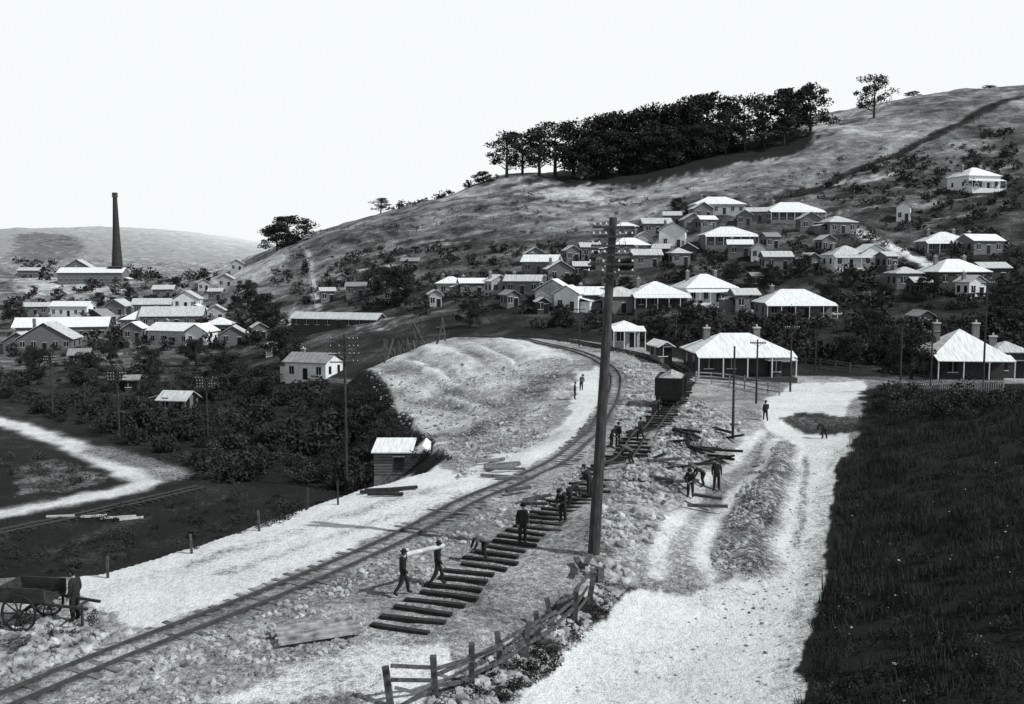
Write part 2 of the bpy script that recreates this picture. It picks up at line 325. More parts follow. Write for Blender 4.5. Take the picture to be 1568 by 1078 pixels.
# ------------------------------------------------------------ houses
def house(name,u,v,wpx,kind='hip',dr=.7,rot=0,roof=0,wall=0,hw=3.0,rh=.24,ver=False,ch=1,depth=None):
    if depth: 
        dx,_=ray(u,v);x,y=dx*depth,depth;z=ghs(x,y)
    else: x,y,z=W(u,v)
    w=wpx/F*y;d=max(4.,min(w*dr,14));b=MB();e=.45
    lw=w-2*e
    b.box(0,0,hw/2-1.5,lw,d,hw+3,0)
    R=rh*min(w,d+2*e);t=.12
    x0,x1,y0,y1=-w/2,w/2,-d/2-e,d/2+e;zt=hw+.003
    if kind=='hip':
        r=max(.3,(w-(d+2*e))/2) if w>d+2*e else .3
        ry=0 if w>=d+2*e else (d+2*e-w)/2
        V=[(x0,y0,zt),(x1,y0,zt),(x1,y1,zt),(x0,y1,zt),(x0,y0,zt+t),(x1,y0,zt+t),(x1,y1,zt+t),(x0,y1,zt+t),(-r,-ry,zt+t+R),(r,ry,zt+t+R)]
        if ry==0: Fc=[(0,3,2,1),(0,1,5,4),(1,2,6,5),(2,3,7,6),(3,0,4,7),(4,5,9,8),(5,6,9),(6,7,8,9),(7,4,8)]
        else:
            V[8]=(0,-ry,zt+t+R);V[9]=(0,ry,zt+t+R)
            Fc=[(0,3,2,1),(0,1,5,4),(1,2,6,5),(2,3,7,6),(3,0,4,7),(4,5,8),(5,6,9,8),(6,7,9),(7,4,8,9)]
        b.add(V,Fc,1)
    elif kind=='gablex': # ridge along x
        b.add([(x0,y0,zt),(x1,y0,zt),(x1,y1,zt),(x0,y1,zt),(x0,0,zt+R),(x1,0,zt+R),(x0,y0,zt+t),(x1,y0,zt+t),(x1,y1,zt+t),(x0,y1,zt+t),(x0,0,zt+R+t),(x1,0,zt+R+t)],
          [(0,1,7,6),(6,7,11,10),(10,11,8,9),(3,9,8,2),(0,6,10,4),(4,10,9,3),(1,5,11,7),(5,2,8,11),(0,4,5,1),(4,3,2,5)],1)
        q=lw/2
        b.add([(-q,-d/2,zt),(-q,d/2,zt),(-q,0,zt+R*.93)],[(0,2,1)],0);b.add([(q,-d/2,zt),(q,d/2,zt),(q,0,zt+R*.93)],[(0,1,2)],0)
    else: # gable facing front
        R=.3*w
        b.add([(x0,y0,zt),(x0,y1,zt),(x1,y1,zt),(x1,y0,zt),(0,y0,zt+R),(0,y1,zt+R),(x0,y0,zt+t),(x0,y1,zt+t),(x1,y1,zt+t),(x1,y0,zt+t),(0,y0,zt+R+t),(0,y1,zt+R+t)],
          [(0,6,7,1),(6,10,11,7),(10,9,8,11),(3,2,8,9),(0,4,10,6),(4,3,9,10),(1,7,11,5),(5,11,8,2),(0,1,5,4),(4,5,2,3)],1)
        q=lw/2
        b.add([(-q,-d/2,zt),(q,-d/2,zt),(0,-d/2,zt+R*.93)],[(0,1,2)],0);b.add([(-q,d/2,zt),(q,d/2,zt),(0,d/2,zt+R*.93)],[(0,2,1)],0)
    nw=max(2,int(lw/2.6));dd=nw//2
    for i in range(nw):
        xx=-lw/2+lw*(i+.5)/nw
        if i==dd:
            b.box(xx,-d/2-.015,1.0,.95,.07,2.05,2);b.box(xx,-d/2-.03,2.1,1.15,.1,.12,3)
        else:
            b.box(xx,-d/2-.015,1.65,.95,.07,1.4,2);b.box(xx,-d/2-.03,.9,1.2,.12,.1,3);b.box(xx,-d/2-.03,2.4,1.2,.12,.1,3);b.box(xx,-d/2-.04,1.65,.06,.08,1.38,3)
    for sx in (-1,1):
        for k in (-.25,.25): b.box(sx*(lw/2+.015),k*d,1.65,.07,.95,1.4,2)
    if ver:
        vy=-d/2-2.2
        b.add([(x0,vy,2.35),(x1,vy,2.35),(x1,-d/2-.46,2.95),(x0,-d/2-.46,2.95),(x0,vy,2.43),(x1,vy,2.43),(x1,-d/2-.46,3.0),(x0,-d/2-.46,3.0)],[(0,3,2,1),(4,5,6,7),(0,1,5,4),(1,2,6,5),(3,0,4,7),(2,3,7,6)],1)
        n=max(3,int(w/2.4))
        for i in range(n+1): b.box(x0+.1+(w-.2)*i/n,vy+.1,1.0,.12,.12,2.7,3)
        b.box(0,vy+1.05,-.9,w,2.3,1.9,0)
    elif wpx>40 and random.random()<.5: # lean-to at the side
        s_=random.choice((-1,1));lx=s_*(lw/2+1.1)
        b.box(lx,d*.1,-.3,2.2,d*.6,4.6,0);a0,a1=lx-1.25,lx+1.25;h0,h1=(2.05,2.75) if s_<0 else (2.75,2.05)
        b.add([(a0,-d*.25,h0),(a1,-d*.25,h1),(a1,d*.45,h1),(a0,d*.45,h0),(a0,-d*.25,h0+.1),(a1,-d*.25,h1+.1),(a1,d*.45,h1+.1),(a0,d*.45,h0+.1)],MB.BF,1)
    for i in range(ch):
        cx=(-.28 if i==0 else .25)*w
        b.box(cx,.1*d,hw+R*.55+.1,.7,.55,R*1.0+.9,4);b.box(cx,.1*d,hw+R*1.05+.6,.85,.7,.14,5);b.cyl((cx,.1*d,hw+R*1.05+.66),(cx,.1*d,hw+R*1.05+1.0),.12,.1,5)
    return b.obj(name,[M_wall[wall],M_roof[roof],M_win,M_trim,M_brick,M_cap],(x,y+d*.3,z),rot)
HS=[ # u v w kind dr rot roof wall hw ver chim
(92,519,138,'gablex',.35,.05,0,2,3.4,0,2),(70,536,85,'gable',.6,.1,1,2,2.8,0,1),(30,540,50,'gable',.6,0,1,2,2.8,0,1),(108,484,62,'gablex',.4,0,0,0,3.5,0,2),(55,482,40,'gablex',.5,.1,1,2,3,0,0),
(215,505,60,'hip',.8,.2,0,2,3,0,1),(262,500,95,'gablex',.5,.12,1,2,3,0,1),(268,527,80,'gablex',.6,-.2,0,1,3.6,0,1),(306,528,40,'gable',1,-.3,0,0,3.4,0,0),(335,514,42,'hip',.8,.1,0,2,3,0,1),(356,528,45,'gable',.8,.3,1,2,2.6,0,0),
(232,480,60,'gablex',.5,.1,1,2,3,0,0),(285,472,42,'gable',.8,.1,1,0,3,0,1),(330,492,30,'gable',.8,.1,1,1,3,0,0),(45,425,35,'gablex',.5,0,1,2,4,0,1),(180,482,35,'gable',.8,.1,1,2,3,0,0),(205,520,34,'gable',.8,.1,0,2,3,0,0),(395,520,26,'gable',.8,.4,1,2,3,0,0),(345,440,26,'gable',.7,.2,1,1,3,0,0),(362,415,22,'gable',.7,.2,1,1,3,0,0),(310,445,20,'gable',.7,.2,1,1,3,0,0),
(516,503,150,'gablex',.22,-.14,1,3,2.2,0,0),(478,580,78,'gablex',.7,-.35,2,0,3,0,1),(270,632,52,'gablex',.5,-.15,1,2,1.9,0,0),
(600,462,34,'gable',.7,.2,2,2,3,0,0),(545,455,34,'gablex',.7,.2,2,2,3,0,0),(628,415,30,'gablex',.6,.1,2,2,3,0,1),(690,452,45,'hip',.7,.1,0,1,3,0,1),(722,452,44,'gablex',.6,.15,0,2,3,0,1),(760,450,34,'gable',.8,.2,0,1,3,0,1),(803,450,60,'gablex',.6,-.1,1,2,3,0,1),
(850,470,58,'gable',.9,-.25,0,1,3.6,0,1),(872,476,44,'gable',.9,-.2,0,0,3.6,0,0),(908,474,62,'gablex',.7,.1,0,3,3.2,0,1),(950,478,70,'hip',.8,.1,1,2,3.4,0,1),(1006,472,88,'hip',.9,.1,0,3,3,1,1),(1081,463,86,'hip',.8,.12,0,0,3.2,1,2),(1140,474,44,'gablex',.6,.1,1,2,3,0,0),
(830,418,58,'gablex',.7,-.15,0,2,3,0,1),(856,430,44,'gable',.8,.15,0,2,3,0,1),(818,405,34,'gable',.8,.15,1,2,3,0,0),(903,395,34,'gablex',.7,.1,1,2,3,0,0),(962,392,62,'hip',.7,.15,0,2,3,0,1),(990,408,48,'gablex',.7,.1,1,2,3,0,1),(958,362,40,'hip',.7,.1,0,2,3,0,1),(1005,358,48,'gablex',.7,.1,1,2,3,0,1),
(1032,378,44,'gable',.9,-.3,0,0,4.5,0,1),(1060,352,34,'gable',.8,.1,1,2,3,0,0),(1100,328,80,'hip',.6,.1,0,1,3,0,2),(1075,335,34,'gable',.8,.1,0,2,3,0,0),(1116,376,80,'hip',.7,-.1,0,2,3,1,1),(1165,340,44,'gablex',.7,.1,1,2,3,0,1),(1162,398,26,'gable',.9,-.3,1,0,3,0,0),
(1213,338,86,'hip',.6,.12,0,2,3,1,2),(1190,412,48,'gablex',.6,.1,1,2,3,0,0),(1240,352,36,'gable',.8,.1,1,2,3,0,0),(1284,357,50,'hip',.8,.15,1,2,3,0,0),(1298,410,60,'hip',.8,.1,1,0,3,1,1),(1334,408,44,'gable',.9,.1,0,0,3.3,0,0),(1386,338,24,'gable',.9,-.3,0,0,4,0,0),
(1497,290,60,'hip',.8,.1,0,0,4,1,2),(1450,388,70,'hip',.8,-.1,0,2,3,1,2),(1505,388,58,'gablex',.7,.1,0,2,3,0,1),(1466,438,90,'hip',.7,.1,0,3,3,0,2),(1520,432,50,'gablex',.7,.1,1,3,3,0,0),(1388,440,46,'hip',.8,.1,1,2,3,0,1),(1490,455,36,'gable',.9,.1,1,0,3,0,1),
(1218,486,108,'hip',.6,.06,0,2,2.8,1,1),(957,532,50,'hip',.9,.1,0,1,2.6,1,0),(1013,556,28,'gable',.8,.1,0,2,2.0,0,0),(1413,508,30,'gable',.7,.2,2,2,2.6,0,0),(1545,578,60,'hip',.8,-.1,1,3,3,0,1),
(1082,352,30,'gablex',.7,.2,0,2,3,0,0),(1134,392,40,'gablex',.7,-.1,0,2,3,0,1),(985,382,36,'gable',.8,.1,1,1,3,0,1),(925,410,30,'gable',.8,-.2,0,2,3,0,0),(875,400,26,'gable',.8,.2,1,2,3,0,0),(1055,398,30,'gable',.8,-.2,1,3,3,0,1),(1015,398,30,'gablex',.8,-.2,1,3,3,0,0),(1410,455,34,'gablex',.7,.2,1,3,3,0,0),(1265,385,26,'gable',.7,.2,1,2,3,0,0),(1360,412,26,'gablex',.8,.2,1,2,3,0,0),
(1040,405,34,'hip',.8,.2,1,2,3,0,1),(930,370,26,'gable',.8,.1,2,2,3,0,0),(1030,345,30,'gablex',.7,.1,1,2,3,0,1),(1140,345,26,'gable',.8,-.1,1,2,3,0,0),(1180,380,26,'gablex',.8,.2,2,2,3,0,0),(1240,415,30,'gable',.8,.3,1,2,3,0,0),(890,425,28,'gablex',.8,.1,1,3,3,0,0),(935,440,30,'gable',.8,.1,1,2,3,0,1),(780,470,26,'gable',.8,.3,2,2,2.6,0,0),(830,480,24,'gable',.8,.1,1,3,2.4,0,0),(1160,440,26,'gablex',.8,.1,2,3,2.6,0,0),
(665,470,24,'gable',.8,.2,1,1,3,0,0),(575,445,20,'gable',.8,.2,2,2,3,0,0),(500,462,26,'gablex',.8,.2,1,2,3,0,0),(520,440,20,'gable',.8,.2,2,2,3,0,0),(150,500,40,'gable',.7,-.2,2,3,3,0,1),(250,455,34,'gablex',.6,.1,1,2,3,0,0),(300,490,28,'gable',.9,.2,0,2,3,0,1),(85,505,40,'hip',.6,.2,2,3,3,0,1),(375,465,22,'gable',.8,.2,1,2,3,0,0),(330,460,24,'gablex',.8,.2,1,2,3,0,0),
(120,560,34,'gablex',.7,.2,2,3,2.4,0,0),(415,545,24,'gable',.8,.2,1,1,2.2,0,0),(200,600,26,'gablex',.7,.2,2,3,2.2,0,0),
]
for h in HS: house('weatherboard_house',h[0],h[1],h[2],h[3],h[4],h[5]+random.gauss(0,.1),h[6],h[7],h[8],random.uniform(.2,.28),bool(h[9]),h[10])
house('verandah_cottage',1130,574,150,'hip',.62,.05,0,3,2.7,.25,True,2)  # dark wall colour stands in for the shade under the verandah
house('verandah_cottage',1480,580,112,'hip',.9,-.1,0,3,2.7,.34,True,2)
house('outbuilding',1192,580,46,'hip',.8,.05,0,3,2.2,.24,False,0)
# plate-layers' shed
x,y,z=W(616,728);b=MB();w=94/F*y
b.box(0,0,.5,w*.93,3.2,3.2,0)
b.add([(-w/2,-2,2.1),(w*.18,-2,2.1),(w*.18,2,2.7),(-w/2,2,2.7),(-w/2,-2,2.2),(w*.18,-2,2.2),(w*.18,2,2.8),(-w/2,2,2.8)],MB.BF,1)
b.add([(w*.19,-2.1,2.1),(w/2,-2.1,2.1),(w*.345,-2.1,2.8),(w*.19,2,2.1),(w/2,2,2.1),(w*.345,2,2.8)],[(0,1,2),(3,5,4),(0,2,5,3),(2,1,4,5),(0,3,4,1)],1)
b.box(-w*.05,-1.63,1.1,.9,.08,1.2,2);b.box(-w*.05,-1.66,1.75,1.1,.1,.1,3)
for i in range(8): b.box(0,-1.61,.1+i*.26,w*.93,.04,.03,2)
b.obj('timber_shed',[M_wall[2],M_roof[0],M_win,M_trim],(x,y+1.5,z))
# factory + chimney stack
fx,fd=ray(180,415)[0],470.;X0,Y0=fx*fd,fd;Z0=ghs(X0,Y0)
ztop=H+ray(175,295)[1]*fd
b=MB();hh=ztop-Z0
b.box(0,0,2,6.5,6.5,10,0);b.box(0,0,7.15,7,7,.4,1)
b.cyl((0,0,7),(0,0,hh*.5),2.6,1.7,0,12);b.cyl((0,0,hh*.5),(0,0,hh*.95),1.7,1.0,0,12);b.cyl((0,0,hh*.95),(0,0,hh*.965),1.4,1.5,1,12);b.cyl((0,0,hh*.965),(0,0,hh),1.2,1.3,0,12)
b.obj('brick_chimney_stack',[mat('stack_brick',.03,.4,1.2),mat('stack_band',.08,.3,1.5)],(X0,Y0,Z0))
house('factory_building',140,434,100,'gablex',.3,.03,0,2,5,.24,False,1)
house('factory_building',120,425,44,'gable',.5,.03,1,2,5,.24,False,0)
# ------------------------------------------------------------ tracks
def railtrack(name,path,rails=True,sl=True,every=.75,lift=.05,jit=.0,rs0=0,mats=None,sw=.25):
    P=smooth(path,.25);n=len(P);T=np.gradient(P,axis=0);T/=np.linalg.norm(T,axis=1)[:,None];N=np.stack([-T[:,1],T[:,0]],1)
    Zc=gh(P[:,0],P[:,1]);k=np.ones(21)/21;Zc=np.convolve(np.pad(Zc,10,mode='edge'),k,'valid')+lift
    b=MB();st=int(every/.25)
    if sl:
        for i in range(0,n,st):
            a=math.atan2(N[i,1],N[i,0])+random.gauss(0,jit);o=random.gauss(0,jit*3)
            b.box(P[i,0]+N[i,0]*o,P[i,1]+N[i,1]*o,Zc[i]+random.gauss(0,.012),2.45+random.uniform(-.25,.3),sw,.14,0,a)
    if rails:
        for sd_ in (-1,1):
            for i in range(int(rs0/.25),n-4,4):
                j=i+4;a=P[i]+N[i]*sd_*.535;c=P[j]+N[j]*sd_*.535
                b.beam((a[0],a[1],Zc[i]+.14),(c[0],c[1],Zc[j]+.14),.08,.13,1)
    return b.obj(name,mats or [M_sleep,M_rail])
M_sl2=mat('ballasted_sleeper',.12,.7,1.5)
railtrack('railway_track',MAIN,every=.75,lift=-.06,jit=.03,mats=[M_sl2,M_rail])
railtrack('railway_track_under_construction',SID[1:],every=1.0,lift=.08,jit=.05,rs0=30,sw=.27)
vp=[W(a,c)[:2] for a,c in [(-60,828),(24,811),(100,795),(200,772),(310,746)]]
railtrack('railway_track',vp,lift=.02,mats=[M_sleep,M_rail])
# open wagon
wx,wy=15.3,93.5;wa=math.atan2(12.3,3.1)
b=MB()
for a,c,sx,sy in ((0,-1.12,4.8,.08),(0,1.12,4.8,.08),(-2.36,0,.08,2.16),(2.36,0,.08,2.16)): b.box(a,c,1.75,sx,sy,1.5,0)
b.box(0,0,.95,4.8,2.16,.1,0);b.box(0,0,.78,5,.25,.2,1)
for c in (-.7,.7): b.box(0,c,.78,5,.12,.22,1)
for a in (-1.4,1.4):
    b.cyl((a,-.75,.45),(a,.75,.45),.06,.06,1)
    for c in (-.535,.535): b.cyl((a,c-.06,.45),(a,c+.06,.45),.45,.45,1,14)
for a in (-2.55,2.55):
    b.box(a,0,.8,.12,2.1,.28,1)
    for c in (-.7,.7): b.cyl((a,c,.8),(a+(.3 if a>0 else -.3),c,.8),.12,.16,1)
for a in (-1.6,-.8,0,.8,1.6):
    for c in (-1.18,1.18): b.box(a,c,1.75,.1,.05,1.5,1)
b.add([(-2.3,-1.07,2.3),(2.3,-1.07,2.3),(2.3,1.07,2.3),(-2.3,1.07,2.3),(-1.6,-.1,2.75),(1.6,.1,2.85)],[(0,1,5,4),(1,2,5),(2,3,4,5),(3,0,4)],2)
b.obj('railway_wagon',[mat('wagon_boards',.014,.4,3),mat('wagon_iron',.012,.3,3),mat('wagon_load',.25,.6,3)],(wx,wy,ghs(wx,wy)+.15),wa,1.12)
# ------------------------------------------------------------ poles
def pole(name,u,v,vt,arms=0,aw=1.2,r=.14,lean=0,first=.3,gap=.42,depth=None):
    if depth: dx,_=ray(u,v);x,y=dx*depth,depth;z=ghs(x,y)
    else: x,y,z=W(u,v)
    hh=H+ray(u,vt)[1]*y-z;L=lean/F*y
    b=MB();n=6
    for k in range(n):
        t0,t1=k/n,(k+1)/n
        b.cyl((L*t0,0,-.6+(hh+.6)*t0),(L*t1,0,-.6+(hh+.6)*t1),r*(1-.4*t0),r*(1-.4*t1),0,10)
    for a in range(arms):
        zz=hh-first-a*gap;xx=L*zz/hh;aw_=aw*random.uniform(.9,1.05)
        b.box(xx,-r-.03,zz,aw_*2,.1,.11,0)
        b.beam((xx-.45,-r-.02,zz-.02),(xx,-r-.02,zz-.38),.05,.03,0);b.beam((xx+.45,-r-.02,zz-.02),(xx,-r-.02,zz-.38),.05,.03,0)
        for s in (-.92,-.62,-.34,.34,.62,.92):
            if random.random()<.15: continue
            b.cyl((xx+s*aw_,-r-.03,zz+.05),(xx+s*aw_,-r-.03,zz+.13),.015,.015,0,5);b.cyl((xx+s*aw_,-r-.03,zz+.12),(xx+s*aw_,-r-.03,zz+.22),.045,.03,1,6)
    b.obj(name,[M_wood,M_por],(x,y,z));return (x,y,z,hh,L)
p_big=pole('telegraph_pole',908,852,333,6,1.05,.29,27,.45,.42)
q4=pole('telegraph_pole',531,752,512,4,1.5,.17,0,.5,.75)
q1=pole('telegraph_pole',81,641,545,3,1.0,.14,0,.2,.42)
q2=pole('telegraph_pole',183,672,570,3,1.3,.13,0,.2,.42)
q3=pole('telegraph_pole',318,668,577,4,1.4,.13,0,.2,.4)
qs=[pole('telegraph_pole',u,v,t,a,.8,.12) for u,v,t,a in [(1122,672,530,0),(1158,618,520,1),(1210,600,498,1),(1425,590,505,1),(1505,598,430,1),(887,530,470,1),(1378,600,500,0),(1248,570,520,0),(560,430,400,0),(1035,520,470,0)]]
def wires(A,B,offs,drops,sag=.8):
    b=MB()
    for o in offs:
        for dz in drops:
            pts=[]
            for k in range(15):
                t=k/14;pts.append((A[0]+A[4]+(B[0]+B[4]-A[0]-A[4])*t+o,A[1]+(B[1]-A[1])*t-.2,(A[2]+A[3])*(1-t)+(B[2]+B[3])*t-dz-sag*4*t*(1-t)))
            for p,q in zip(pts[:-1],pts[1:]): b.cyl(p,q,.009,.009,0,3)
    b.obj('telegraph_wires',[M_rail])
wires(q1,q2,(-.8,.8),(.1,.5));wires(q2,q3,(-.8,.8),(.1,.5));wires(q3,q4,(-.9,.9),(.3,));wires(p_big,qs[5],(-.7,0,.7),(.4,),1.5);wires(qs[1],qs[2],(-.6,.6),(.2,));wires(qs[3],qs[4],(-.6,.6),(.2,))
# ------------------------------------------------------------ fences
def fence(name,px,sp_=2.2,h=1.2,rails=(.45,.95),m=M_wood,pw=.14,lean=.05,pick=False,jit=.0):
    P=smooth([W(*p)[:2] for p in px],sp_);b=MB();tops=[]
    for p in P:
        z=ghs(*p);dx,dy=random.gauss(0,lean),random.gauss(0,lean)
        b.beam((p[0],p[1],z-.3),(p[0]+dx,p[1]+dy,z+h*random.uniform(.9,1.1)),pw,pw,0);tops.append((p[0],p[1],z))
    for a,c in zip(tops[:-1],tops[1:]):
        for r in rails:
            b.beam((a[0],a[1]-.09,a[2]+r+random.gauss(0,jit)),(c[0],c[1]-.09,c[2]+r+random.gauss(0,jit)),.06,.12,0)
        if pick:
            n=int(math.dist(a[:2],c[:2])/.2)
            for k in range(n):
                t=(k+.5)/n;q=[a[i]+(c[i]-a[i])*t for i in range(3)]
                b.box(q[0],q[1]-.15,q[2]+h*.5,.1,.03,h,0)
    return b.obj(name,[m])
M_fence=mat('fence_timber',.06,.6,5);M_fold=mat('fence_paint_old',.2,.4,4)
fence('post_and_rail_fence',[(600,1082),(668,1066),(738,1040),(800,1012),(842,975),(885,945),(905,915)],1.6,1.3,(.35,.75,1.1),M_fence,.2,.14,False,.13)
fence('picket_fence',[(1375,600),(1440,598),(1500,599),(1560,600)],2.2,1.2,(.3,.9),M_fold,.12,.02,True)
fence('post_and_rail_fence',[(1065,588),(1110,590),(1150,598),(1200,607)],2,1.4,(.4,.9,1.3),M_fold,.14)
fence('post_and_rail_fence',[(1085,560),(1180,562),(1260,565),(1310,572)],2,1.3,(.4,.9,1.2),M_fence,.14)
fence('timber_trestle',[(588,556),(620,540),(650,528),(692,518)],2.4,3.2,(1.2,2.4),M_fence,.24,.8)
fence('post_and_wire_fence',[(165,885),(300,845),(440,800),(475,786)],4.5,1.0,(),M_fence,.1)
fence('post_and_wire_fence',[(300,768),(380,775),(470,780),(530,760)],3.5,1.3,(),M_wood,.1)
fence('hillside_fence',[(465,382),(474,420),(483,468)],4,1.4,(.6,1.3),M_fold,.2)
fence('hillside_fence',[(1185,308),(1262,290),(1400,226),(1470,194),(1550,154)],6,1.8,(.8,1.6),M_wood,.3)
fence('hillside_fence',[(480,350),(600,352),(700,335),(790,338)],8,1.5,(.8,),M_wood,.25)
# ------------------------------------------------------------ timber
def timbers(name,u,v,n,L,sx,sy,m,ang=0,spr=.3,tilt=0,th=.16):
    x,y,z=W(u,v);b=MB()
    for i in range(n):
        a=ang+random.gauss(0,spr);cx,cy=random.gauss(0,sx),random.gauss(0,sy);l=L*random.uniform(.8,1.1)/2
        zz=ghs(x+cx,y+cy)-z+.1+random.random()*.12;t=random.gauss(0,tilt)
        b.beam((cx-math.cos(a)*l,cy-math.sin(a)*l,zz-t),(cx+math.cos(a)*l,cy+math.sin(a)*l,zz+abs(t)),.24,th)
    b.obj(name,[m],(x,y,z))
M_pgrey=mat('plank_grey',.13,.5,4)
x,y,z=W(483,972);b=MB()
for i in range(7): b.box(random.gauss(0,.08),-.75+i*.25,.12+(.05 if i%2 else 0),2.9+random.uniform(-.3,.3),.22,.09,0,random.gauss(0,.03))
for i in range(2): b.box(-1+i*2,0,.04,.12,1.9,.08,1)
b.obj('plank_stack',[mat('plank_pale_grey',.22,.6,3),M_sleep],(x,y,z+.05),.45)
timbers('plank_stack',768,722,8,2.6,.5,1.2,M_pgrey,.5,.3)
timbers('sleeper_pile',1075,690,16,2.4,1.3,2.5,M_sleep,-.6,.5,.35)
timbers('sleeper_pile',1030,730,10,2.2,1.5,2.5,M_fence,-.6,.7,.3)
timbers('sleeper_pile',590,757,4,2.2,.5,.5,M_sleep,.3,.3)
timbers('sleeper_pile',178,795,5,2.4,1.8,.3,M_pale,.3,.15)
timbers('sleeper_pile',905,880,4,1.5,.4,.5,M_fence,.9,.5,.25,.12)
timbers('sleeper_pile',820,765,5,1.8,.6,1.0,M_fence,.6,.6,.15)
# ------------------------------------------------------------ stones
IV=[];t_=(1+5**.5)/2
for a in (-1,1):
    for c in (-t_,t_): IV+= [(0,a,c),(a,c,0),(c,0,a)]
IV=np.array(IV)/1.9
from itertools import combinations
IF=[]
for i,j,k in combinations(range(12),3):
    if all(abs(np.linalg.norm(IV[p]-IV[q])-2/1.9)<.02 for p,q in ((i,j),(j,k),(i,k))):
        nn=np.cross(IV[j]-IV[i],IV[k]-IV[i]);IF.append((i,j,k) if nn@IV[i]>0 else (i,k,j))
IF=np.array(IF);MP=smooth(MAIN,2);SPp=smooth(SID[1:],2)
def stones(name,px,n,r0,r1,m):
    P=np.array([W(*p)[:2] for p in px]);lo,hi=P.min(0),P.max(0);q=rng.random((n*6,2))*(hi-lo)+lo
    q=q[inpoly(P,q[:,0],q[:,1])]
    q=q[(dseg(MP,q[:,0],q[:,1])>1.15)&(dseg(SPp,q[:,0],q[:,1])>1.35)]
    dens=fbm(q[:,0]/2,q[:,1]/2,2)>-.05;q=q[dens][:n];n=len(q)
    r=r0+(r1-r0)*rng.random(n)**4;S=(.6+.7*rng.random((n,1,3)))*r[:,None,None]
    A=IV[None]*(1+.5*(rng.random((n,12,1))-.5))*S
    th=rng.random(n)*6.3;c,s=np.cos(th)[:,None],np.sin(th)[:,None]
    V=np.stack([A[...,0]*c-A[...,1]*s+q[:,0:1],A[...,0]*s+A[...,1]*c+q[:,1:2],A[...,2]*.7+gh(q[:,0],q[:,1])[:,None]],-1).reshape(-1,3)
    Fc=(IF[None]+np.arange(n)[:,None,None]*12).reshape(-1,3)
    mk(name,V.tolist(),Fc.tolist(),[m])
stones('rubble_stones',[(985,640),(1060,615),(1110,640),(1150,650),(1080,700),(1010,800),(985,870),(940,920),(890,900),(900,800),(960,720)],6500,.05,.36,M_stone)
stones('rubble_stones',[(240,980),(420,920),(620,840),(760,780),(850,740),(900,700),(930,720),(850,790),(700,890),(560,985),(300,1078),(120,1078)],5200,.03,.2,M_stone)
stones('rubble_stones',[(700,735),(780,700),(860,655),(830,640),(760,640),(700,690)],1800,.05,.24,M_stone)
stones('rubble_stones',[(560,575),(640,560),(860,560),(860,640),(760,660),(690,700)],2500,.05,.26,M_stone)
stones('rubble_stones',[(945,640),(955,590),(940,560),(990,560),(1020,600),(1000,650),(930,690)],1800,.08,.4,M_stone)
stones('rubble_stones',[(0,930),(130,930),(230,980),(120,1078),(0,1078)],2000,.03,.25,M_stone)
stones('rubble_stones',[(640,1080),(780,985),(900,890),(960,900),(930,930),(800,1060),(760,1090)],1500,.04,.22,M_stone)
stones('rubble_stones',[(1090,850),(1160,700),(1210,680),(1185,780),(1120,880),(1080,890)],3000,.03,.2,M_stone)
stones('road_pebbles',[(870,1060),(960,920),(1150,880),(1230,700),(1260,720),(1250,900),(1200,1070)],900,.02,.1,M_stone)
stones('bank_stones',[(1300,760),(1560,700),(1560,1078),(1250,1078)],90,.03,.11,M_pale)
# ------------------------------------------------------------ foliage
def leafmesh(C,size,flat=1.0):
    n=len(C);a=rng.normal(size=(n,3));a/=np.linalg.norm(a,axis=1)[:,None];b_=rng.normal(size=(n,3));b_=np.cross(a,b_);b_/=np.linalg.norm(b_,axis=1)[:,None]
    a[:,2]*=flat;s=(size*(.6+.8*rng.random(n)))[:,None];a=a*s;b_=b_*s*.7
    V=np.stack([C-a-b_*.3,C+b_,C+a+b_*.2,C-b_],1).reshape(-1,3)
    return V,np.arange(4*n).reshape(n,4)
def tree_mesh(name,h,w,seed,nc=26,lf=75,lower=.3,ls=.42,flat=.55,m=M_leaf):
    r=random.Random(seed);b=MB();g=np.random.default_rng(seed)
    lean=r.uniform(-.06,.06)*h;tr=h*.026
    tp=(lean,0,h*.8);b.cyl((0,0,-1),(lean*.4,0,h*.35),tr*1.3,tr*.9,0,8);b.cyl((lean*.4,0,h*.35),tp,tr*.9,tr*.3,0,8)
    Cs=[];
    for i in range(nc):
        t=lower+(1-lower)*(i+.5)/nc;a=r.uniform(0,6.28);prof=math.sin(min(1,(1-t)*1.7+.16)*math.pi*.5)**.7
        rad=w/2*prof*r.uniform(.25,1.0)
        c=Vector((lean*t+math.cos(a)*rad,math.sin(a)*rad,h*min(.95,t+r.uniform(-.05,.05))));s=w*.14*r.uniform(.7,1.4)
        b.cyl((lean*t*.8,0,max(h*.15,c.z-rad*.55-h*.03)),c,tr*.3,tr*.1,0,5)
        q=g.normal(size=(lf,3));q/=np.linalg.norm(q,axis=1)[:,None];q*=(g.random((lf,1))**.4)*s;q[:,2]*=flat
        Cs.append(q+np.array(c))
    C=np.concatenate(Cs);V,Fc=leafmesh(C,np.full(len(C),ls*h/25))
    o=len(b.v);b.v+=V.tolist();b.f+=(Fc+o).tolist();b.m+=[1]*len(Fc)
    me=bpy.data.meshes.new(name);me.from_pydata(b.v,[],b.f)
    me.materials.append(M_bark);me.materials.append(m);me.polygons.foreach_set('material_index',np.array(b.m,dtype=np.int32));me.update();return me
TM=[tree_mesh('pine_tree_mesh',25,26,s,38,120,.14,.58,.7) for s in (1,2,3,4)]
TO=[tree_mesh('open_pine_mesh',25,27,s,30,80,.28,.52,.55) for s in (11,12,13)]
TS=[tree_mesh('shrub_tree_mesh',25,24,s,34,230,.12,.42,.8) for s in (21,22)]
